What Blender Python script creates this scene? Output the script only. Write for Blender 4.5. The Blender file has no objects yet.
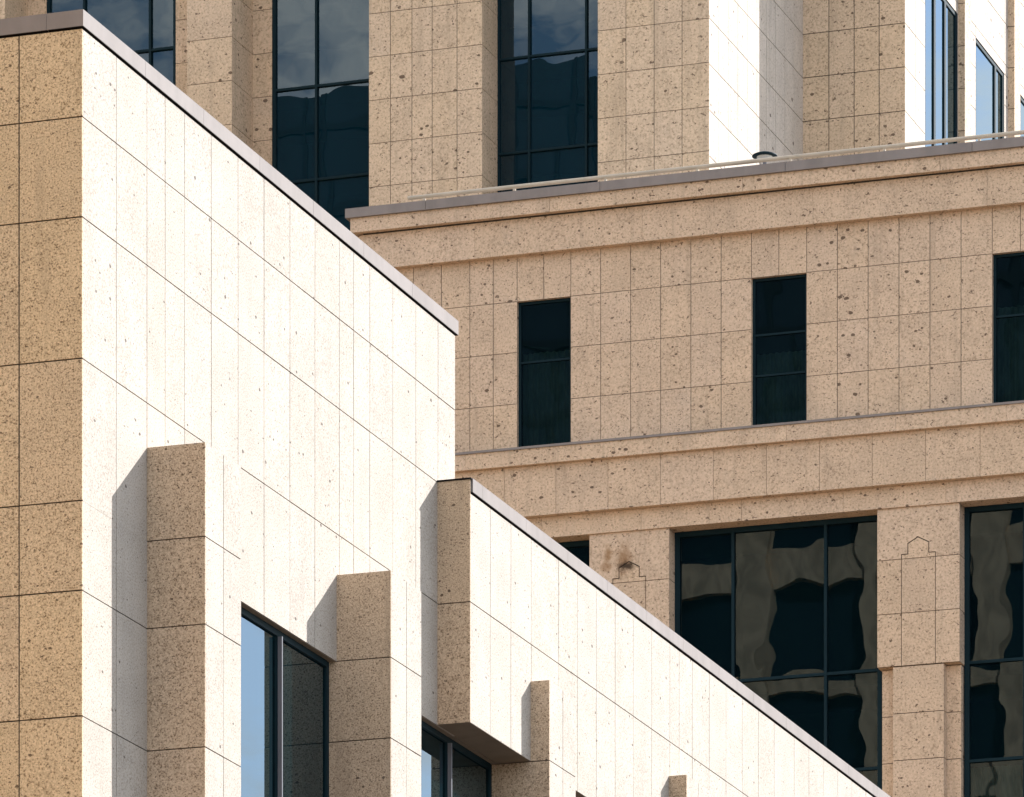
import bpy, math, random
from math import radians, sin, cos, pi
random.seed(7)
S = bpy.context.scene
COL = S.collection

# ------------------------------------------------------------------ camera
cd = bpy.data.cameras.new('camera'); cam = bpy.data.objects.new('camera', cd); COL.objects.link(cam)
cam.location = (0, 0, 1.7); cam.rotation_euler = (radians(90), 0, radians(18.8703))
cd.sensor_width = 36; cd.lens = 210.445; cd.shift_y = 1.6294          # long shift lens held level
cd.clip_start = 1; cd.clip_end = 6000
S.camera = cam

# ------------------------------------------------------------------ sky, sun, exposure
SUN_AZ, SUN_EL = radians(34.4), radians(33.0)       # azimuth from +Y towards +X
CLOUDS = (2.3, 0.2, 2.7)
w = bpy.data.worlds.new('World'); S.world = w; w.use_nodes = True
nt = w.node_tree; N = nt.nodes; L = nt.links; N.clear()
sky = N.new('ShaderNodeTexSky'); sky.sky_type = 'NISHITA'; sky.sun_disc = False
sky.sun_elevation = SUN_EL; sky.sun_rotation = SUN_AZ
sky.air_density = 1.0; sky.dust_density = 0.6; sky.ozone_density = 1.5
tc = N.new('ShaderNodeTexCoord'); mp = N.new('ShaderNodeMapping'); mp.inputs['Scale'].default_value = (1, 1, 2.2); mp.inputs['Location'].default_value = CLOUDS
cl = N.new('ShaderNodeTexNoise'); cl.inputs["Scale"].default_value = 18; cl.inputs['Detail'].default_value = 8
cl.inputs['Roughness'].default_value = .62
cr = N.new('ShaderNodeValToRGB'); cr.color_ramp.elements[0].position = .45; cr.color_ramp.elements[1].position = .60
cr.color_ramp.elements[1].color = (.75, .75, .75, 1)
mx = N.new('ShaderNodeMix'); mx.data_type = 'RGBA'; # clouds opposite the sun are lit full on; towards it they are seen from their shaded side
dt = N.new('ShaderNodeVectorMath'); dt.operation = 'DOT_PRODUCT'
dt.inputs[1].default_value = (sin(SUN_AZ) * cos(SUN_EL), cos(SUN_AZ) * cos(SUN_EL), sin(SUN_EL))
mr = N.new('ShaderNodeMapRange'); mr.inputs[1].default_value = -.6; mr.inputs[2].default_value = .9; mr.inputs[3].default_value = 14; mr.inputs[4].default_value = 8
cm = N.new('ShaderNodeVectorMath'); cm.operation = 'SCALE'; cm.inputs[0].default_value = (1, .955, .885)
L.new(tc.outputs['Generated'], dt.inputs[0]); L.new(dt.outputs['Value'], mr.inputs[0]); L.new(mr.outputs[0], cm.inputs['Scale']); L.new(cm.outputs[0], mx.inputs[7])
bg = N.new('ShaderNodeBackground'); bg.inputs['Strength'].default_value = 0.063
wo = N.new('ShaderNodeOutputWorld')
L.new(tc.outputs['Generated'], mp.inputs['Vector']); L.new(mp.outputs[0], cl.inputs['Vector'])
L.new(cl.outputs['Fac'], cr.inputs[0]); L.new(cr.outputs[0], mx.inputs[0])
L.new(sky.outputs[0], mx.inputs[6]); L.new(mx.outputs[2], bg.inputs['Color']); L.new(bg.outputs[0], wo.inputs[0])

sd = bpy.data.lights.new('sun', 'SUN'); sd.energy = 2.32; sd.angle = radians(.5); sd.color = (1, .985, .97)
sun = bpy.data.objects.new('sun', sd); COL.objects.link(sun); sun.location = (60, 60, 90)
sun.rotation_euler = (radians(90) - SUN_EL, 0, pi - SUN_AZ)

vs = S.view_settings
S.display_settings.display_device = 'sRGB'
vs.view_transform = 'Standard'; vs.look = 'None'; vs.gamma = 1; vs.use_curve_mapping = False
vs.exposure = 2.12
S.cycles.max_bounces = 8; S.cycles.diffuse_bounces = 5; S.cycles.glossy_bounces = 5
S.cycles.transparent_max_bounces = 8; S.cycles.caustics_reflective = False

# ------------------------------------------------------------------ materials
def mat(name):
    m = bpy.data.materials.new(name); m.use_nodes = True
    t = m.node_tree; b = t.nodes['Principled BSDF']
    return m, t, b

class G:
    """small node-graph writer"""
    def __init__(s, t): s.t = t
    def n(s, typ, **k):
        o = s.t.nodes.new(typ)
        for a, v in k.items(): setattr(o, a, v)
        return o
    def put(s, o, i, v):
        if hasattr(v, 'is_output'): s.t.links.new(v, o.inputs[i])
        elif v is not None: o.inputs[i].default_value = v
    def math(s, op, a, b=None, c=None, clamp=False):
        o = s.n('ShaderNodeMath', operation=op, use_clamp=clamp)
        for i, v in enumerate((a, b, c)): s.put(o, i, v)
        return o.outputs[0]
    def mapr(s, v, a, b, c=0., d=1.):
        o = s.n('ShaderNodeMapRange', interpolation_type='SMOOTHSTEP')
        for i, x in enumerate((v, a, b, c, d)): s.put(o, i, x)
        return o.outputs[0]
    def noise(s, vec, scale, detail=2., rough=.5, dist=0.):
        o = s.n('ShaderNodeTexNoise'); s.put(o, 'Vector', vec); s.put(o, 'Scale', scale)
        s.put(o, 'Detail', detail); s.put(o, 'Roughness', rough); s.put(o, 'Distortion', dist)
        return o.outputs['Fac']
    def vor(s, vec, scale):
        o = s.n('ShaderNodeTexVoronoi'); s.put(o, 'Vector', vec); s.put(o, 'Scale', scale)
        return o.outputs['Distance'], o.outputs['Color']
    def mix(s, f, a, b, typ='MIX'):
        o = s.n('ShaderNodeMix', data_type='RGBA', blend_type=typ)
        s.put(o, 0, f); s.put(o, 6, a); s.put(o, 7, b); return o.outputs[2]
    def mapping(s, vec, scale=(1, 1, 1), rot=(0, 0, 0), loc=(0, 0, 0)):
        o = s.n('ShaderNodeMapping'); s.put(o, 'Vector', vec); s.put(o, 'Scale', scale); s.put(o, 'Rotation', rot); s.put(o, 'Location', loc)
        return o.outputs[0]

def stone(name, base, fine, spot, grain_amt=.5, spot_density=.5, tint=.08, stain=None, pit=.665, runoff=.40):
    """shell stone: mottled ground, dense fine grains, pits and scattered larger voids"""
    m, t, b = mat(name); g = G(t)
    geo = g.n('ShaderNodeNewGeometry'); P = geo.outputs['Position']; isl = geo.outputs['Random Per Island']
    wn = g.n('ShaderNodeTexWhiteNoise', noise_dimensions='1D'); g.put(wn, 'W', isl)
    off = g.n('ShaderNodeVectorMath', operation='SCALE'); g.put(off, 0, wn.outputs['Color']); g.put(off, 'Scale', 40.)
    ad = g.n('ShaderNodeVectorMath', operation='ADD'); g.put(ad, 0, P); g.put(ad, 1, off.outputs[0])
    V = ad.outputs[0]                       # every panel is cut from another place in the stone
    c0 = (*base, 1); dark = (base[0] * .2, base[1] * .17, base[2] * .16, 1); mid = (base[0] * .38, base[1] * .33, base[2] * .28, 1)
    lite = tuple(min(.8, x * 1.28 + .03) for x in base) + (1,)
    cloud = g.noise(V, 1.3, 3., .6)
    col = g.mix(g.mapr(cloud, .3, .7), tuple(x * .93 for x in base) + (1,), tuple(x * 1.07 for x in base) + (1,))
    gr = g.noise(V, fine, 3., .65)
    col = g.mix(g.math('MULTIPLY', g.mapr(gr, .52, .66), grain_amt), col, mid)
    col = g.mix(g.math('MULTIPLY', g.mapr(gr, .47, .36), grain_amt * .8), col, lite)
    # small pits
    pn = g.noise(g.mapping(V, (1, 1, 1.5), (0, .5, .3)), fine * .62, 2., .55, .6)
    pits = g.mapr(pn, pit, pit + .05)
    pits = g.math('MULTIPLY', pits, .88)
    # larger voids, some cells only, ragged
    wob = g.noise(V, spot * 3.1, 2.)
    d, cc = g.vor(g.mapping(V, (1, 1, 1.45), (0, .6, 0)), spot)
    sep = g.n('ShaderNodeSeparateColor'); g.put(sep, 0, cc)
    rad = g.math('MULTIPLY_ADD', g.math('POWER', sep.outputs[1], 2.6), .18, .045)
    dd = g.math('ADD', d, g.math('MULTIPLY_ADD', wob, .30, -.15))
    big = g.math('MULTIPLY', g.math('LESS_THAN', dd, rad), g.math('LESS_THAN', sep.outputs[0], spot_density))
    col = g.mix(pits, col, dark)
    col = g.mix(g.math('MULTIPLY', big, .9), col, dark)
    # each panel its own tone
    f = g.math('MULTIPLY_ADD', isl, 2 * tint, 1 - tint)
    hs = g.n('ShaderNodeHueSaturation'); g.put(hs, 'Color', col); g.put(hs, 'Value', f)
    g.put(hs, 'Hue', g.math('MULTIPLY_ADD', wn.outputs['Value'], .002, .499)); g.put(hs, 'Saturation', g.math('MULTIPLY_ADD', wn.outputs['Value'], .06, .97))
    col = hs.outputs[0]
    # faint run-off streaks and pale bloom
    st = g.noise(g.mapping(P, (2.2, 2.2, .16)), 1.5, 4., .6)
    col = g.mix(g.math('MULTIPLY', g.mapr(st, .54, .70), runoff), col, tuple(x * .66 for x in base) + (1,))
    bl = g.noise(P, .8, 5., .7)
    col = g.mix(g.math('MULTIPLY', g.mapr(bl, .58, .75), .12), col, (.52, .46, .40, 1))
    if stain:
        for (sx, sz, rx, rz, k, sc) in stain:
            q = g.n('ShaderNodeVectorMath', operation='SUBTRACT'); g.put(q, 0, P); g.put(q, 1, (sx, 148.16, sz))
            q2 = g.n('ShaderNodeVectorMath', operation='MULTIPLY'); g.put(q2, 0, q.outputs[0]); g.put(q2, 1, (1 / rx, 0, 1 / rz))
            ln = g.n('ShaderNodeVectorMath', operation='LENGTH'); g.put(ln, 0, q2.outputs[0])
            nn = g.math('ADD', ln.outputs['Value'], g.math('MULTIPLY_ADD', g.noise(P, 7., 4., .65), 1.2, -.6))
            col = g.mix(g.math('MULTIPLY', g.mapr(nn, 1., .1), k), col, (*sc, 1))
    t.links.new(col, b.inputs['Base Color'])
    b.inputs['Roughness'].default_value = .85; b.inputs['Specular IOR Level'].default_value = .25
    h = g.math('SUBTRACT', g.math('MULTIPLY', gr, .25), g.math('MAXIMUM', pits, big))
    bp = g.n('ShaderNodeBump'); g.put(bp, 'Strength', .35); g.put(bp, 'Distance', .008); g.put(bp, 'Height', h)
    t.links.new(bp.outputs[0], b.inputs['Normal'])
    return m

def metal(name, c, rough=.45, metallic=.0, var=.08):
    m, t, b = mat(name); g = G(t)
    P = g.n('ShaderNodeNewGeometry').outputs['Position']
    n = g.noise(g.mapping(P, (1, 1, .4)), 2.2, 5., .6)
    col = g.mix(g.mapr(n, .3, .7), tuple(x * (1 - var) for x in c) + (1,), tuple(min(1, x * (1 + var)) for x in c) + (1,))
    t.links.new(col, b.inputs['Base Color']); b.inputs['Roughness'].default_value = rough; b.inputs['Metallic'].default_value = metallic; b.inputs['Specular IOR Level'].default_value = .5 if rough < .5 else .12
    return m

def glass_mat(name, tint, refl, wave=.003, scale=.7, ior=1.7, body=(.004, .02, .024), bodyf=.5):
    m, t, b = mat(name); g = G(t); t.nodes.remove(b)
    geo = g.n('ShaderNodeNewGeometry'); P = geo.outputs['Position']; isl = geo.outputs['Random Per Island']
    wn = g.n('ShaderNodeTexWhiteNoise', noise_dimensions='1D'); g.put(wn, 'W', isl)
    off = g.n('ShaderNodeVectorMath', operation='SCALE'); g.put(off, 0, wn.outputs['Color']); g.put(off, 'Scale', 60.)
    ad = g.n('ShaderNodeVectorMath', operation='ADD'); g.put(ad, 0, P); g.put(ad, 1, off.outputs[0])
    n = g.noise(ad.outputs[0], scale, 1.5, .45)
    bp = g.n('ShaderNodeBump'); g.put(bp, 'Strength', 1.); g.put(bp, 'Distance', wave); g.put(bp, 'Height', n)
    fr = g.n('ShaderNodeFresnel'); g.put(fr, 'IOR', ior); g.put(fr, 'Normal', bp.outputs[0])
    tr = g.n('ShaderNodeBsdfTransparent'); g.put(tr, 0, (*tint, 1))
    gl = g.n('ShaderNodeBsdfAnisotropic'); gl.inputs['Roughness'].default_value = 0.0
    g.put(gl, 'Color', (*refl, 1)); g.put(gl, 'Normal', bp.outputs[0])
    df = g.n('ShaderNodeBsdfDiffuse'); g.put(df, 0, (*body, 1)); m1 = g.n('ShaderNodeMixShader')      # body tint of the glass
    g.put(m1, 0, bodyf); g.put(m1, 1, tr.outputs[0]); g.put(m1, 2, df.outputs[0])
    ms = g.n('ShaderNodeMixShader'); g.put(ms, 0, fr.outputs[0]); g.put(ms, 1, m1.outputs[0]); g.put(ms, 2, gl.outputs[0])
    t.links.new(ms.outputs[0], t.nodes['Material Output'].inputs[0])
    return m

STONE_GOLD = stone('golden_shell_stone', (.58, .44, .285), 38., 6.5, 1., .40, .025, pit=.63)
STONE_NEAR = stone('shell_stone', (.50, .372, .258), 42., 6.0, 1., .42, .02, pit=.62)
STONE_PALE = stone('pale_side_stone', (.43, .378, .322), 40., 6.0, .6, .36, .025, pit=.665, runoff=.15)       # paler, smoother stone colour, set on faces towards +X
STONE_TSIDE = stone('pale_tower_side_stone', (.50, .43, .365), 18., 2.9, .4, .5, .02, pit=.67)  # greyer stone colour for the tower walls towards +X
STONE_MID  = stone('pink_tan_shell_stone', (.61, .45, .318), 18., 3.6, .55, .72, .02, pit=.645)
STONE_TOW  = stone('tan_tower_stone', (.60, .45, .312), 16., 2.9, .55, .85, .02, pit=.645)
STONE_RUST = stone('rust_stained_stone', (.61, .45, .318), 18., 3.6, .55, .72, .02, pit=.645,
                   stain=[(-47.55, 40.86, .34, .60, .75, (.26, .135, .055)), (-48.0, 41.05, .17, .34, .75, (.28, .15, .06)), (-48.05, 40.72, .24, .2, .6, (.30, .16, .07)), (-47.52, 40.70, .36, .2, .95, (.05, .032, .02))])
MORTAR = metal('dark_joint', (.056, .048, .042), .95)
COPING = metal('mauve_painted_metal', (.25, .218, .203), .7)
FRAME  = metal('dark_teal_frame', (.006, .02, .027), .7)
MULLION = metal('pale_aluminium', (.17, .17, .19), .6)
RAILPAINT = metal('cream_paint', (.50, .43, .34), .7)
SOFFIT = metal('shade_dark_soffit', (.25, .205, .16), .85)  # stone under the overhang, its shade put into the darker colour
SHADOWGAP = metal('painted_gap_shadow', (.008, .007, .007), .9)  # black strips under the copings, painting in their shadow line
ROOM   = metal('dark_interior', (.02, .024, .026), .95)
ROOFING = metal('grey_roofing', (.30, .29, .27), .9)
CURTAIN = metal('sage_curtain', (.34, .36, .31), .9, 0, .3)
GLASS_DARK = glass_mat('dark_teal_glass', (.26, .40, .41), (.36, .50, .66), .0040, .55, 1.58, (.003, .013, .016), .35)
GLASS_BLUE = glass_mat('blue_glass', (.06, .18, .26), (.50, .58, .62), .003, .5, 1.82, (.002, .024, .040), .6)
GLASS_SIDE = glass_mat('clear_grey_glass', (.12, .22, .24), (.66, .84, 1.0), .0006, .5, 1.85)

# ------------------------------------------------------------------ mesh writer
class MB:
    def __init__(s): s.v = []; s.f = []; s.m = []
    def face(s, pts, m=0):
        i = len(s.v); s.v += [tuple(p) for p in pts]; s.f.append(tuple(range(i, i + len(pts)))); s.m.append(m)
    def box(s, x0, x1, y0, y1, z0, z1, m=0, skip=''):
        i = len(s.v)
        s.v += [(x0, y0, z0), (x1, y0, z0), (x1, y1, z0), (x0, y1, z0), (x0, y0, z1), (x1, y0, z1), (x1, y1, z1), (x0, y1, z1)]
        F = {'b': (0, 3, 2, 1), 't': (4, 5, 6, 7), 'f': (0, 1, 5, 4), 'r': (1, 2, 6, 5), 'k': (2, 3, 7, 6), 'l': (3, 0, 4, 7)}
        for k, q in F.items():
            if k not in skip: s.f.append(tuple(i + a for a in q)); s.m.append(m)
    def prism_y(s, pts, y0, y1, m=0):          # polygon in x,z (counter-clockwise seen from -y) pushed from y0 back to y1
        i = len(s.v); n = len(pts)
        s.v += [(x, y0, z) for x, z in pts] + [(x, y1, z) for x, z in pts]
        s.f.append(tuple(range(i, i + n))); s.m.append(m)
        s.f.append(tuple(range(i + 2 * n - 1, i + n - 1, -1))); s.m.append(m)
        for k in range(n):
            k2 = (k + 1) % n; s.f.append((i + k2, i + k, i + n + k, i + n + k2)); s.m.append(m)
    def tube(s, p, q, r, n=12, m=0):
        from mathutils import Vector
        p, q = Vector(p), Vector(q); d = (q - p).normalized()
        a = d.orthogonal().normalized(); b = d.cross(a); i = len(s.v)
        for c in (p, q):
            for k in range(n): s.v.append(tuple(c + a * (r * cos(2 * pi * k / n)) + b * (r * sin(2 * pi * k / n))))
        for k in range(n): k2 = (k + 1) % n; s.f.append((i + k, i + k2, i + n + k2, i + n + k)); s.m.append(m)
        s.f.append(tuple(i + k for k in reversed(range(n)))); s.m.append(m); s.f.append(tuple(i + n + k for k in range(n))); s.m.append(m)
    def lathe(s, prof, c, n=24, m=0):
        i = len(s.v)
        for r, z in prof:
            for k in range(n): s.v.append((c[0] + r * cos(2 * pi * k / n), c[1] + r * sin(2 * pi * k / n), c[2] + z))
        for j in range(len(prof) - 1):
            for k in range(n):
                k2 = (k + 1) % n; s.f.append((i + j * n + k, i + j * n + k2, i + (j + 1) * n + k2, i + (j + 1) * n + k)); s.m.append(m)
    # rows of stone panels with open joints in front of a dark backing.  axis 'y' faces -Y, axis 'x' faces +X
    def panels(s, axis, plane, ub, zb, joint=.016, thick=.03, holes=(), m=0, mb=1, back=.018, end=''):
        nu, nz = len(ub) - 1, len(zb) - 1
        def gone(i, j):
            if not (0 <= i < nu and 0 <= j < nz): return True
            u, z = (ub[i] + ub[i + 1]) / 2, (zb[j] + zb[j + 1]) / 2
            return any(h[0] < u < h[1] and h[2] < z < h[3] for h in holes)
        h = joint / 2
        for i in range(nu):
            for j in range(nz):
                if gone(i, j): continue
                u0 = ub[i] + (0 if gone(i - 1, j) else h); u1 = ub[i + 1] - (0 if gone(i + 1, j) else h)
                z0 = zb[j] + (0 if gone(i, j - 1) else h); z1 = zb[j + 1] - (0 if gone(i, j + 1) else h)
                jj = random.uniform(-.0015, .0015)
                if axis == 'y':
                    s.box(u0, u1, plane + jj, plane + thick, z0, z1, m, 'k')
                    s.face([(ub[i], plane + back, zb[j]), (ub[i + 1], plane + back, zb[j]), (ub[i + 1], plane + back, zb[j + 1]), (ub[i], plane + back, zb[j + 1])], mb)
                else:
                    s.box(plane - thick, plane + jj, u0, u1, z0, z1, m, 'l')
                    s.face([(plane - back, ub[i], zb[j]), (plane - back, ub[i + 1], zb[j]), (plane - back, ub[i + 1], zb[j + 1]), (plane - back, ub[i], zb[j + 1])], mb)
    def build(s, name, mats, parent=None, label=None):
        me = bpy.data.meshes.new(name)
        o = bpy.data.objects.new(name, me); COL.objects.link(o)
        base = tuple(parent['_base']) if parent is not None and '_base' in parent else (0, 0, 0)
        me.from_pydata([(x - base[0], y - base[1], z - base[2]) for x, y, z in s.v], [], s.f)
        for mm in (mats if isinstance(mats, (list, tuple)) else [mats]): me.materials.append(mm)
        me.polygons.foreach_set('material_index', s.m); me.update()
        if parent is not None:
            o.parent = parent; o['_base'] = base
        if label: o['label'] = label
        return o

def thing(name, label, cat, loc, group=None):
    o = bpy.data.objects.new(name, None); COL.objects.link(o); o.location = loc; o.empty_display_size = .5
    o['label'] = label; o['category'] = cat; o['_base'] = tuple(loc)
    if group: o['group'] = group
    return o

def copy_part(o, dx=0, dy=0, dz=0):
    """a copy of a part and of its sub-parts, moved within its thing"""
    c = o.copy(); COL.objects.link(c); c.parent = o.parent
    c.location = (o.location.x + dx, o.location.y + dy, o.location.z + dz)
    for ch in [k for k in bpy.data.objects if k.parent == o]:
        d = ch.copy(); COL.objects.link(d); d.parent = c
    return c

def grid(a, b, step): 
    n = max(1, round((b - a) / step)); return [a + (b - a) * i / n for i in range(n + 1)]
def down(z, zmin, steps):
    out = [z]; k = 0
    while out[-1] - steps[k % len(steps)] > zmin: out.append(out[-1] - steps[k % len(steps)]); k += 1
    out.append(zmin); return out[::-1]

# pleated curtain hanging behind glass; facing -Y
def curtain(parent, x0, x1, y, z0, z1, pitch=.16, amp=.045):
    m = MB(); n = int((x1 - x0) / (pitch / 4)); pts = []
    for i in range(n + 1):
        x = x0 + (x1 - x0) * i / n
        pts.append((x, y + amp * sin(2 * pi * x / pitch + 1.3 * sin(x * 3.1)) + .02 * sin(7.7 * x)))
    for (xa, ya), (xb, yb) in zip(pts, pts[1:]): m.face([(xa, ya, z0), (xb, yb, z0), (xb, yb, z1), (xa, ya, z1)])
    return m.build('curtain', CURTAIN, parent)

# a window facing -Y: frame with mullions and transoms, its glass, optional curtain
def window_front(parent, x0, x1, z0, z1, y, mull, trans, glass, fw=.09, bar=.045, proud=.06, curt=None, label=None):
    m = MB()
    m.box(x0, x0 + fw, y - proud, y + .05, z0, z1); m.box(x1 - fw, x1, y - proud, y + .05, z0, z1)
    m.box(x0 + fw, x1 - fw, y - proud + .003, y + .05, z1 - fw, z1); m.box(x0 + fw, x1 - fw, y - proud + .003, y + .05, z0, z0 + fw)
    xs = [x0 + fw] + list(mull) + [x1 - fw]; zs = [z0 + fw] + [t for t in sorted(trans) if z0 + fw < t < z1 - fw] + [z1 - fw]
    for x in mull: m.box(x - bar / 2, x + bar / 2, y - proud - .01, y + .05, z0 + fw, z1 - fw)
    for t in zs[1:-1]:
        for xa, xb in zip(xs, xs[1:]):
            m.box(xa + (bar / 2 if xa in mull else 0), xb - (bar / 2 if xb in mull else 0), y - proud + .004, y + .05, t - bar / 2, t + bar / 2)
    o = m.build('window', FRAME, parent, label)
    gm = MB()
    for xa, xb in zip(xs, xs[1:]):
        for za, zb in zip(zs, zs[1:]):
            k, q = random.uniform(-.004, .004), random.uniform(-.003, .003)     # panes never sit quite true
            gm.face([(xa, y - k - q, za), (xb, y + k - q, za), (xb, y + k + q, zb), (xa, y - k + q, zb)])
    gm.build('glass', glass, o)
    if curt: curtain(o, x0 + .03, x1 - .03, y + .28, z0, curt)
    return o

# ------------------------------------------------------------------ ground
m = MB(); m.face([(-3000, -3000, 0), (3000, -3000, 0), (3000, 3000, 0), (-3000, 3000, 0)])
GM, t, b = mat('asphalt'); g = G(t); P = g.n('ShaderNodeNewGeometry').outputs['Position']
t.links.new(g.mix(g.mapr(g.noise(P, .05, 6., .6), .35, .65), (.05, .05, .052, 1), (.075, .074, .075, 1)), b.inputs['Base Color']); b.inputs['Roughness'].default_value = .9
gr = m.build('ground', GM); gr['kind'] = 'structure'
m = MB(); m.face([(-180, -90, .004), (-28, -90, .004), (-28, 147.4, .004), (-180, 147.4, .004)])  # unseen sheet, added to bounce warm light onto the shaded fronts
PM, t, b = mat('warm_bounce_paving'); g = G(t); P = g.n('ShaderNodeNewGeometry').outputs['Position']
br = g.n('ShaderNodeTexBrick'); g.put(br, 'Vector', P); g.put(br, 'Scale', 1.6); g.put(br, 'Color1', (.52, .34, .175, 1)); g.put(br, 'Color2', (.60, .40, .21, 1)); g.put(br, 'Mortar', (.2, .16, .12, 1))
t.links.new(br.outputs['Color'], b.inputs['Base Color']); b.inputs['Roughness'].default_value = .9
pz_ = m.build('bounce_plaza', PM); pz_['kind'] = 'structure'

# ------------------------------------------------------------------ low building in front, with its side wing
X0, Y0 = -31.312, 73.842            # its near corner
YE, XW = 88.836, -30.773            # end of the tall part; face of the wing
XL, YWE = -58.0, 128.0              # far left end; end of the wing
ZT, ZS = 28.94, 22.64               # underside of the coping; window heads
COURSES = [22.64, 24.54, 26.43, 27.77, 28.94]
LOW = [z for z in down(22.64, 0.0, [1.20, 1.68, 1.90, 1.89])]
VJ = [Y0 + .03, 75.03, 76.12, 76.78, 77.50, 78.50, 79.53, 80.55, 81.59, 82.62, 83.65, 84.26, 84.96, 85.98, 87.02, 88.04, YE]
PIERS = [76.121, 83.535, 90.955, 98.385, 105.81, 113.23, 120.65]
PD, PL = .855, 1.345                # pier depth and length
nb = thing('stone_building', 'low stone building in front, its sunlit side wall stepping down to a long wing', 'building', (-40, 90, 0))

m = MB()
fx = [XL] + grid(XL, X0 - 2.94, 1.0)[1:] + [X0 - 1.92, X0 - .915, X0]
m.panels('y', Y0, fx, LOW[:-1] + COURSES, .02)
m.box(XL, X0 - .045, Y0 + .04, Y0 + .5, 0, ZT, 1)
m.build('front_wall', [STONE_GOLD, MORTAR], nb)

m = MB()
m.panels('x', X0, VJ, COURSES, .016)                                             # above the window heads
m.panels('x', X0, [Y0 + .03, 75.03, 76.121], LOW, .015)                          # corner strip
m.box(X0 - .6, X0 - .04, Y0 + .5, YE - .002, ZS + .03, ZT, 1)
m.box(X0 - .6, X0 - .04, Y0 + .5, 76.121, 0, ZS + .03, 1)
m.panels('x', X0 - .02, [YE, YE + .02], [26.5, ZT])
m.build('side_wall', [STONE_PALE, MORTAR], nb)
m = MB()                                                                         # back of the tall part, above the wing roof
m.box(XL, X0 - .04, YE - .35, YE, 26.0, ZT); m.box(XL, XL + .4, Y0 + .5, YE - .35, 0, ZT)
m.build('back_wall', STONE_NEAR, nb)

# metal coping in lengths, over black strips that paint in its shadow gap
m = MB()
cj = [Y0 - .035, 76.0, 78.14, 80.31, 82.48, 84.62, 86.78, YE + .09]
for a, c in zip(cj, cj[1:]): m.box(X0 - .5, X0 + .03, a + .004, c - .004, ZT + .03, ZT + .25); m.box(X0 - .48, X0 + .022, a + .01, c - .01, ZT + .022, ZT + .028, 1)
cx = grid(XL - .06, X0 - .5, 2.15)
for a, c in zip(cx, cx[1:]): m.box(a + .004, c - .004, Y0 - .03, Y0 + .5, ZT + .03, ZT + .25); m.box(a, c, Y0 - .022, Y0 + .48, ZT + .022, ZT + .028, 1)
m.box(XL, X0 - .02, Y0 + .03, Y0 + .45, ZT, ZT + .028, 1); m.box(X0 - .45, X0 - .02, Y0 + .45, YE - .02, ZT, ZT + .028, 1)
m.build('coping', [COPING, SHADOWGAP], nb)
m = MB(); m.box(XL + .4, X0 - .6, Y0 + .5, YE - .35, ZT - .6, ZT - .3); m.build('roof', ROOFING, nb)

# wing: a wall hung out over the windows
WZ = 26.21
wj = [88.011, 88.98, 89.98, 90.99, 92.38, 93.36, 94.36, 95.37, 96.37, 97.40, 98.44, 98.98, 99.75, 100.76, 101.78, 102.79, 103.80, 104.82, 106.12, 107.10, 108.08] + grid(108.08, YWE, 1.02)[1:]
m = MB()
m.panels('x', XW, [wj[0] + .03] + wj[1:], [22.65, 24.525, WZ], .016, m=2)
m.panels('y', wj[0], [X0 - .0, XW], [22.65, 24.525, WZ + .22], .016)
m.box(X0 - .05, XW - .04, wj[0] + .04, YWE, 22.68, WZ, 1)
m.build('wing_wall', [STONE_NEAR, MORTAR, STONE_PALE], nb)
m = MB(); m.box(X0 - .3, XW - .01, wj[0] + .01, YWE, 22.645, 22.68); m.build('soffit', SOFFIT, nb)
m = MB()
cj = [wj[0] + .05, 88.53, 90.65, 92.77, 94.87, 97.0, 99.13, 101.26, 103.39, 105.50, 107.62, 109.73] + grid(109.73, YWE + .05, 2.12)[1:]
for a, c in zip(cj, cj[1:]): m.box(X0 - .2, XW + .03, a + .004, c - .004, WZ + .032, WZ + .245); m.box(X0 - .18, XW + .022, a + .01, c - .01, WZ + .022, WZ + .030, 1)
m.box(X0 + .01, XW - .02, wj[0] + .03, YWE, WZ, WZ + .032, 1)
m.box(X0 - .02, XW + .02, wj[0] - .02, wj[0] + .05, WZ + .22, WZ + .245, 1)
m.build('wing_coping', [COPING, SHADOWGAP], nb)
m = MB(); m.box(-45, X0 - .05, YE, YWE, 25.3, 25.6); m.build('wing_roof', ROOFING, nb)
m = MB(); m.box(-45, X0 - .05, YWE - .4, YWE, 0, 25.3); m.box(-45.4, -45, YE, YWE, 0, 26.1); m.build('wing_back_wall', STONE_NEAR, nb)

# piers standing out between the windows (one mesh, copied along the wall)
pz = [0, 1.5, 3.4, 5.3, 7.0, 8.3, 10.0, 11.9, 13.8, 15.0, 16.7] + [18.07, 19.76, 21.44, 22.64, 23.925]
m = MB(); y0 = PIERS[0]
m.panels('y', y0, [X0 - .14, X0 + PD], pz, .016)
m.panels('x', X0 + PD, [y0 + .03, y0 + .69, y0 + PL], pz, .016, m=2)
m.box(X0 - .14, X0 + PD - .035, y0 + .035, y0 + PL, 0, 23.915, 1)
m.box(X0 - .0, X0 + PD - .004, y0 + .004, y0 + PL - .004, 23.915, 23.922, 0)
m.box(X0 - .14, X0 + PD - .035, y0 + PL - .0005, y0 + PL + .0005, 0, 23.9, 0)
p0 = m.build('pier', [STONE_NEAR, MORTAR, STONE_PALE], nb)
for y in PIERS[1:]: copy_part(p0, 0, y - y0, 0)

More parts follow.
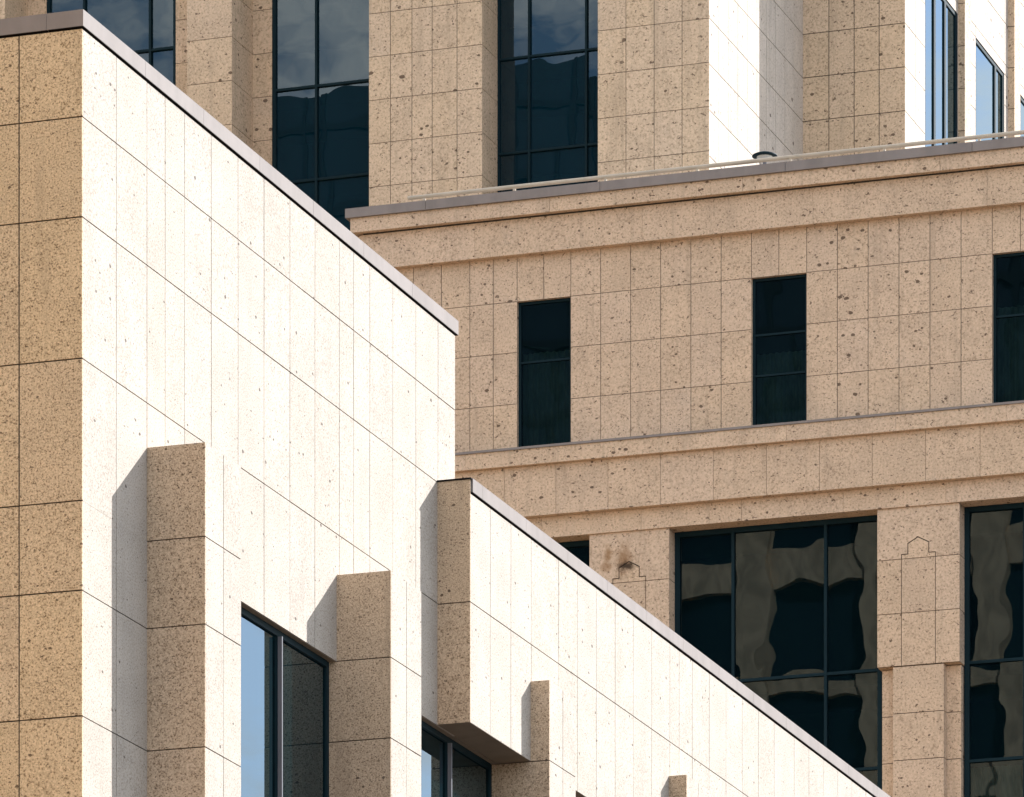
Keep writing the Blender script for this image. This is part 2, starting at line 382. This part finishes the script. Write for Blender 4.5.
# windows between the piers, facing +X: frame, pale projecting mullion, glass
XG = X0 - .15
def window_side(y0, y1):
    m = MB()
    m.box(XG - .05, XG + .03, y0, y0 + .07, 0, ZS); m.box(XG - .05, XG + .03, y1 - .11, y1, 0, ZS)
    m.box(XG - .05, XG + .04, y0 + .07, y1 - .11, ZS - .10, ZS)
    ym = y0 + 3.95
    for yy in (y0 + 2.0, ym): m.box(XG - .04, XG + .035, yy - .05, yy + .05, 0, ZS - .10)
    zs = [2.9, 6.6, 10.4, 14.2, 18.0]
    for z in zs: 
        for a, c in ((y0 + .07, y0 + 1.95), (y0 + 2.05, ym - .05), (ym + .05, y1 - .11)): m.box(XG - .04, XG + .012, a, c, z - .03, z + .03)
    o = m.build('window', FRAME, nb)
    m = MB(); 
    for yy in (y0 + 2.0, ym): m.box(XG + .035, XG + .10, yy - .016, yy + .016, 0, ZS - .105)
    m.build('mullion', MULLION, o)
    m = MB(); zz = [0] + zs + [ZS - .10]
    for a, c in ((y0 + .07, y0 + 1.95), (y0 + 2.05, ym - .05), (ym + .05, y1 - .11)):
        for za, zb in zip(zz, zz[1:]): m.face([(XG, a, za), (XG, c, za), (XG, c, zb), (XG, a, zb)])
    m.build('glass', GLASS_SIDE, o)
    return o
for a, c in zip(PIERS, PIERS[1:]): window_side(a + PL, c)
m = MB(); m.box(X0 - 3.5, X0 - 3.4, Y0 + .5, YWE - .4, 0, ZS); m.box(X0 - 3.4, X0 - .14, Y0 + .5, YWE - .4, ZS + .004, ZS + .03)
for z in (0.05, 3.6, 7.4, 11.2, 15.0, 18.8): m.box(X0 - 3.4, XG - .12, Y0 + .5, YWE - .4, z, z + .25)
m.build('interior', ROOM, nb)
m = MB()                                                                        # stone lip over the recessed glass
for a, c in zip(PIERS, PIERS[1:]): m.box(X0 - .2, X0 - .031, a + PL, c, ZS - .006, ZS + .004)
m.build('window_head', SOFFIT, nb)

# ------------------------------------------------------------------ middle building: banded facade with small windows over big bays
YF = 148.16; YT = 160.16
XA, XB = -54.70, -28.5
pb = thing('stone_office', 'tan stone office with banded cornice, narrow dark windows and big glazed bays between notched piers', 'building', (-60, 165, 0))
WX = [-50.50 + 6.39 * k for k in range(0, 4)]
def fld():
    out = [XA, -53.98, -53.38, -52.60, -51.81, -51.16]
    for k, x in enumerate(WX):
        seq = [x, x + .735, x + 1.48] + [x + 1.48 + (6.39 - 1.48) * i / 6 for i in range(1, 6)]
        out += [q for q in seq if q < XB - .2]
    return out + [XB]
FX = fld()
FZ = [43.93, 45.19, 46.535, 47.865, 49.03]
holes = [(x, x + 1.48, 43.93, 47.865) for x in WX]
m = MB(); m.panels('y', YF, FX, FZ, .016, .03, holes)
for x in WX:                                                                    # stone reveals
    m.face([(x, YF + .001, 43.93), (x, YF + .35, 43.93), (x, YF + .35, 47.865), (x, YF + .001, 47.865)])
    m.face([(x + 1.48, YF + .001, 43.93), (x + 1.48, YF + .001, 47.865), (x + 1.48, YF + .35, 47.865), (x + 1.48, YF + .35, 43.93)])
    m.face([(x, YF + .001, 47.865), (x, YF + .35, 47.865), (x + 1.48, YF + .35, 47.865), (x + 1.48, YF + .001, 47.865)])
m.build('wall', [STONE_MID, MORTAR], pb)

m = MB()
bx = grid(XA, XB, 4.9)
for a, c in zip(bx, bx[1:]): m.box(a + .005 - (.3 if a == XA else 0), c - .005, YF - .42, YF + .02, 49.985, 50.36)
m.box(XA, XB - .01, YF - .24, YF + .03, 49.955, 49.99, 1)
bx = [XA] + [x for x in (-51.6, -47, -42.4, -37.8, -33.2)] + [XB]
for a, c in zip(bx, bx[1:]): m.box(a + .003 - (.15 if a == XA else 0), c - .003, YF - .22, YF + .015, 49.03, 49.95)
m.build('cornice', [STONE_MID, MORTAR], pb)
m = MB(); cj = [XA - .42, -52.87, -48.06, -43.06, -38.12, -33.1, XB + .05]
for a, c in zip(cj, cj[1:]): m.box(a + .006, c - .006, YF - .5, YF + .6, 50.362, 50.605)
m.box(XA, XB, YF + .6, YF + .61, 49.8, 50.6, 0)
m.build('coping', COPING, pb)
m = MB()
lx = grid(XA, XB, 2.86)
for a, c in zip(lx, lx[1:]): m.box(a + .003, c - .003, YF - .42, YF + .02, 43.46, 43.868)
m.box(XA, XB, YF - .46, YF + .34, 43.87, 43.93, 1)
m.build('ledge', [STONE_MID, COPING], pb)
fx_ = [-40.81, -42.21, -43.63, -45.06, -46.49]
fx_ = sorted(fx_ + [-46.49 - 1.425 * k for k in range(1, 34)] + [-39.4, -37.97, -36.55, -35.1, -33.7, -32.3, -30.9])
fx_ = [XA] + [x for x in fx_ if x > XA + .5] + [XB]
m = MB()
for a, c in zip(fx_, fx_[1:]): m.box(a + .005, c - .005, YF - .27, YF + .02, 42.152, 43.457)
m.box(XA, XB - .01, YF - .24, YF + .01, 42.16, 43.45, 1)
m.build('frieze', [STONE_MID, MORTAR], pb)
m = MB()
gx = [XA] + [x for x in [-49.8 + 2.72 * k for k in range(-16, 8)] if XA + .3 < x < XB - .3] + [XB]
for a, c in zip(gx, gx[1:]): m.box(a + .004, c - .004, YF - .06, YF + .62, 41.605, 42.148)
m.build('lintel', STONE_MID, pb)

# notched piers between the bays
PX0 = -40.749; PITCH = 7.76; PW = 2.17
def pier_mesh(mt, label=None):
    m = MB(); x = PX0; T = .04
    R_ = lambda a, c, z0, z1, y=0., d=T: m.box(x + a, x + c, YF + y, YF + y + d, z0, z1)
    j = .009
    m.prism_y([(x + a, z) for a, z in ((0, 40.285 + j), (.628, 40.285 + j), (.628, 40.415), (.795, 40.415), (.795, 40.68), (1.075, 40.835), (1.372, 40.68), (1.372, 40.415), (1.545, 40.415), (1.545, 40.285 + j), (PW, 40.285 + j), (PW, 41.6), (0, 41.6))], YF, YF + T)
    m.prism_y([(x + a, z) for a, z in ((.650, 40.285 + j), (1.523, 40.285 + j), (1.523, 40.39), (1.348, 40.39), (1.348, 40.662), (1.075, 40.806), (.819, 40.662), (.819, 40.39), (.650, 40.39))], YF + .004, YF + T)
    for z0, z1 in ((38.90, 40.285), (37.55, 38.90)):
        for a, c in ((0, .63), (.648, 1.525), (1.543, PW)): R_(a, c, z0 + j, z1 - j)
    m.box(x + .004, x + PW - .004, YF + .03, YF + .62, 37.553, 41.595, 1)
    # right hand return of the head, coursed
    for z0, z1 in ((40.285, 41.6), (38.90, 40.285), (37.55, 38.90)):
        m.box(x + PW - .03, x + PW, YF + T + .002, YF + .62, z0 + j, z1 - j); m.box(x, x + .03, YF + T + .002, YF + .62, z0 + j, z1 - j)
    m.face([(x, YF + .04, 37.551), (x, YF + .62, 37.551), (x + PW, YF + .62, 37.551), (x + PW, YF + .04, 37.551)])
    zz = down(37.535, 0, [1.2])
    for z0, z1 in zip(zz, zz[1:]):
        m.box(x + .415, x + 1.758, YF, YF + .30, z0 + j, z1 - j)                       # shaft
        m.box(x + .055, x + .413, YF + .28, YF + .62, z0 + j, z1 - j); m.box(x + 1.760, x + PW - .03, YF + .28, YF + .62, z0 + j, z1 - j)
    m.box(x + .43, x + 1.74, YF + .02, YF + .5, 0, 37.53, 1); m.box(x + .07, x + PW - .045, YF + .3, YF + .6, 0, 37.53, 1)
    return m.build('pier', [mt, MORTAR], pb, label)
pq = pier_mesh(STONE_MID)
copy_part(pq, PITCH)
pr = pier_mesh(STONE_RUST, 'tan pier with a brown rust stain over its carved gable'); pr.location.x += -PITCH

# small windows
for k, x in enumerate(WX):
    window_front(pb, x, x + 1.48, 43.93, 47.862, YF + .16, [], [46.40, 45.35] if k % 2 else [46.28], GLASS_DARK, .07, .05, .05, curt=46.0 if k % 2 else 46.6)
# big bays
for k in (-1, 0, 1):
    a = PX0 + k * PITCH - PITCH + PW
    window_front(pb, a, a + PITCH - PW, 6.0, 41.60, YF + .56, [a + 1.58, a + 4.07], [37.62, 35.1, 31.4, 28.9, 25.2, 22.7, 19, 16.5, 12.8, 10.3], GLASS_DARK, .13, .075, .07, curt=(35.0 if k % 2 else 33.5))
# body
m = MB()
m.box(XA, XB, YF + 3.4, YT - .1, 0, 49.8); m.box(-45.4, XB, YT - .1, YF + 60, 0, 49.8); m.box(XA, XB, YF + .62, YF + 3.4, 49.4, 49.8)
for z in (43.2, 41.62, 37.3, 33.4, 29.0, 24.5, 20, 15.5, 11, 6.0): m.box(XA, XB, YF + .75, YF + 3.4, z, z + .25)
m.box(XA, XA + .3, YF + .64, YF + 3.4, 0, 49.4); m.box(XB - .3, XB, YF + .64, YF + 3.4, 0, 49.4)
m.box(XA, XB, YF + .3, YF + .7, 0, 5.9)
m.build('interior', ROOM, pb)
m = MB(); m.panels('x', XB + .03, [YF + .02] + grid(YF + .5, YF + 60, 1.0)[0:], down(50.35, 0, [1.33]), .02); m.box(XA, XA + .58, YF, YF + .62, 0, 41.6); m.box(PX0 + PITCH + PW + .002, XB + .01, YF + .01, YF + .62, 0, 41.6); m.box(XA - .02, XA - .001, YF + .02, YT - .02, 0, 50.36)
m.build('side_wall', [STONE_MID, MORTAR], pb)
m = MB(); m.box(XA + .2, XB - .2, YF + .64, YT - .1, 49.805, 49.85); m.box(-45.4, XB - .2, YT - .1, YF + 60, 49.805, 49.85); m.build('roof', ROOFING, pb)

# ------------------------------------------------------------------ tower behind
YT = 160.16; ZB, ZTOP = 0.0, 78.0
tb = thing('stone_tower', 'tall stone tower behind, deep set dark blue glass between tan pilasters, sunlit side', 'building', (-60, 180, 0))
def rows(z, step): 
    a = z - step * math.floor((z - ZB - .1) / step); out = [ZB]
    while a < ZTOP - .1: out.append(a); a += step
    return out + [ZTOP]
XE1, YE1, XE2, YB = -48.921, 169.634, -45.816, 215.0
R1, R2, R3 = rows(58.99, 1.236), rows(58.79, 1.262), rows(60.29, 1.285)
G1 = YT + 1.66

def tower_pier(xs, rws, ydepth, name='pier', right=True, left=True):
    m = MB()
    m.panels('y', YT, xs, rws, .017)
    x0, x1 = xs[0], xs[-1]
    if right: m.panels('x', x1, [YT + .03, YT + ydepth], rws, .017)
    m.box(x0, x1 - .04, YT + .035, YT + ydepth, ZB, ZTOP, 0 if left else 1)
    return m.build(name, [STONE_TOW, MORTAR], tb)
tower_pier([-59.05, -58.40, -57.75, -57.14, -56.39, -55.64], R1, 1.75)
tower_pier([-52.19, -51.36, -50.53, -49.71, -48.92], R1, 1.75, right=False)
def pilaster(xf0, xf1, sl, sr):
    m = MB()
    m.panels('y', YT, [xf0, xf1], R2, .017); m.panels('x', xf1, [YT + .03, G1], R2, .017)
    m.box(xf0, xf1 - .04, YT + .035, G1, ZB, ZTOP)
    m.panels('y', G1, [sl, xf0], R2, .017); m.panels('y', G1, [xf1, sr], R2, .017)
    m.box(sl, xf0, G1 + .035, G1 + .3, ZB, ZTOP); m.box(xf1, sr, G1 + .035, G1 + .3, ZB, ZTOP)
    m.box(xf0, xf1, G1, G1 + .3, ZB, ZTOP)
    return m.build('pilaster', [STONE_TOW, MORTAR], tb)
pp = pilaster(-64.64, -63.25, -65.66, -62.66)
copy_part(pp, -7.09); copy_part(pp, -14.18); copy_part(pp, -21.27)
TR = [58.95 + d for d in [2.70 * k for k in range(-20, 7)]]
window_front(tb, -62.66, -59.05, ZB, ZTOP, G1 + .10, [-61.30], TR, GLASS_BLUE, .11, .07, .08)
window_front(tb, -55.64, -52.19, ZB, ZTOP, YT + 1.42, [-54.69, -52.98], [z + .03 for z in TR], GLASS_BLUE, .05, .06, .08)
for k in range(3):
    window_front(tb, -69.75 - 7.09 * k, -65.66 - 7.09 * k, ZB, ZTOP, G1 + .10, [-68.56 - 7.09 * k, -66.48 - 7.09 * k], [z + 1.6 for z in TR], GLASS_BLUE, .09, .07, .08)
# stepped east side
m = MB()
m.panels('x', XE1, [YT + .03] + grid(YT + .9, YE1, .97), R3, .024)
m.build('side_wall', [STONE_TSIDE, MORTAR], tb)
m = MB(); m.panels('y', YE1, [-48.92, -48.13, -47.36, -46.60, XE2], R3, .024); m.build('return_wall', [STONE_TOW, MORTAR], tb)
EW = [(171.90, 175.72), (177.90, 181.48), (183.45, 187.1), (189.0, 192.6), (194.5, 198.2), (200, 203.6)]
HZ = 63.82
yb = [YE1 + .03, 170.8] + [q for a in EW for q in a] + [206, 208, 210, 212, YB]
m = MB(); R4 = sorted([z for z in R3 if abs(z - HZ) > .3] + [HZ])
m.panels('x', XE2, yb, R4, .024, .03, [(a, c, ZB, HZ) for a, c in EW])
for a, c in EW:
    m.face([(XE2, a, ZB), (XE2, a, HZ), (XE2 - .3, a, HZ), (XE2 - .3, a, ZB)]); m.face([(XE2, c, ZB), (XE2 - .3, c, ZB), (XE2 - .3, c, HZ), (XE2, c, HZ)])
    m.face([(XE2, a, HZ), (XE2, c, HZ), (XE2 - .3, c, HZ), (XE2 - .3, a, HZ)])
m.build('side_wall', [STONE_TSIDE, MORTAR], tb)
f0 = None
for y in (175.80, 181.95, 187.6, 193.1, 198.7):
    if f0 is None:
        m = MB(); m.panels('y', y, [XE2, XE2 + .21], R3, .024); m.box(XE2, XE2 + .206, y + .032, y + .75, ZB, ZTOP)
        f0 = m.build('fin', [STONE_TOW, MORTAR], tb); yf = y
    else: copy_part(f0, 0, y - yf)
for k, (a, c) in enumerate(EW):
    m = MB(); x = XE2 - .06; fw = .13
    m.box(x - .05, x + .04, a, a + fw, ZB, HZ); m.box(x - .05, x + .04, c - fw, c, ZB, HZ); m.box(x - .05, x + .037, a + fw, c - fw, HZ - .12, HZ)
    ms = [a + 1.22, a + 2.45] if k == 0 else [a + 2.55]
    for y in ms: m.box(x - .05, x + .04, y - .1, y + .1, ZB, HZ - .12)
    o = m.build('window', FRAME, tb)
    m = MB()
    ys = [a + fw] + ms + [c - fw]
    for p, q in zip(ys, ys[1:]): m.face([(x, p, ZB), (x, q, ZB), (x, q, HZ - .1), (x, p, HZ - .1)])
    m.build('glass', GLASS_SIDE, o)
# body and roof
m = MB()
m.box(-92, -49.0, YT + 5, YB, ZB, ZTOP); m.box(-49.0, -46.8, YE1 + 3, YB, ZB, ZTOP)
m.box(-92, -49.0, YT + 1.9, YT + 5, ZTOP - .6, ZTOP - .01); m.box(-49.0, -45.9, YE1 + .04, YE1 + 3, ZTOP - .5, ZTOP - .01); m.box(-46.8, -45.9, YE1 + 3, YB, ZTOP - .5, ZTOP - .01)
m.box(-49.3, -49.0, YT + 1.8, YT + 5, ZB, ZTOP - .6); m.box(-92.3, -92, YT + 1.9, YB, ZB, ZTOP)
for z in TR: m.box(-92, -49.3, YT + 2.0, YT + 5, z - .5, z - .1)
m.build('interior', ROOM, tb)
m = MB(); m.box(-92, -49.0, YT + 5, YB, ZTOP + .004, ZTOP + .1); m.build('roof', ROOFING, tb)

# ------------------------------------------------------------------ roof fittings
rl = thing('pipe_rail', 'thin cream pipe rail running along the roof edge of the middle building', 'rail', (-41, YF - .22, 50.605))
m = MB(); m.tube((-53.45, YF - .22, 50.80), (-29, YF - .22, 50.80), .052, 12); m.build('pipe', RAILPAINT, rl)
x = -53.0
b0 = None; xb0 = x
while x < -29:
    if b0 is None:
        m = MB(); m.box(x - .035, x + .035, YF - .25, YF - .19, 50.605, 50.76); m.box(x - .07, x + .07, YF - .29, YF - .15, 50.606, 50.618)
        b0 = m.build('bracket', RAILPAINT, rl)
    else: copy_part(b0, x - xb0)
    x += 2.5
vt = thing('roof_lamp', 'small round lamp with a dark cap standing on the roof edge behind the rail', 'lamp', (-43.86, YF + .35, 50.605))
c = (-43.86, YF + .35, 50.605)
m = MB(); m.lathe([(.0, .0), (.14, .0), (.14, .03), (.05, .05), (.05, .34), (.0, .34)], c); m.build('post', MULLION, vt)
m = MB(); m.lathe([(.05, .36), (.12, .37), (.19, .42), (.21, .47), (.0, .47)], c, 28); m.build('globe', metal('milky_glass', (.55, .57, .56), .25), vt)
m = MB(); m.lathe([(.0, .462), (.30, .46), (.33, .475), (.32, .50), (.22, .545), (.08, .57), (.0, .575)], c, 28); m.build('cap', FRAME, vt)

# ------------------------------------------------------------------ buildings across the street, mirrored in the dark glass
def opposite(label, x0, x1, y, hs, h, dz, c, deep=25):
    o = thing('opposite_building', label, 'building', ((x0 + x1) / 2, y - deep / 2, 0))
    wm = metal('opposite_stone', c, .9, 0, .25)
    m = MB(); m.box(x0, x1, y - deep, y - .9, 0, hs); z = 3.2; k = 0
    while z < hs - 1:
        m.box(x0, x1, y - .9, y, z, min(hs, z + (1.9 if k % 2 else .9))); z += dz; k += 1
    xx = x0; k = 0
    while xx < x1 - 3:
        ww = (.9, 1.6, .6, 2.2, 1.1)[k % 5]
        m.box(xx, xx + ww, y - .9, y + .35, 0, hs + .4); xx += (5.2, 7.5, 4.2, 8.5, 6.0)[k % 5]; k += 1
    m.build('wall', wm, o)
    m = MB(); m.face([(x0, y - .6, 0), (x0, y - .6, hs), (x1, y - .6, hs), (x1, y - .6, 0)]); m.build('glazing', FRAME, o)
    m = MB(); m.box(x0 + 2, x1 - 2, y - deep + 2, y - 2.2, hs, h)
    m.build('upper_glazing', metal('slate_glazing', (.03, .043, .052), .6), o)
    m = MB(); xx = x0 + 2
    while xx < x1 - 2: m.box(xx, xx + .25, y - 2.2, y - 2.0, hs, h); xx += 3.1
    z = hs + 4
    while z < h + .2: m.box(x0 + 2, x1 - 2, y - 2.2, y - 2.05, z - .5, z); z += 4.2
    m.build('mullion', metal('grey_mullion', (.022, .026, .027), .8), o)
    return o
opposite('beige banded block with a dark glazed top across the street, mirrored in the bay glass', -140, -36, 18, 79, 110, 5.4, (.64, .44, .25))
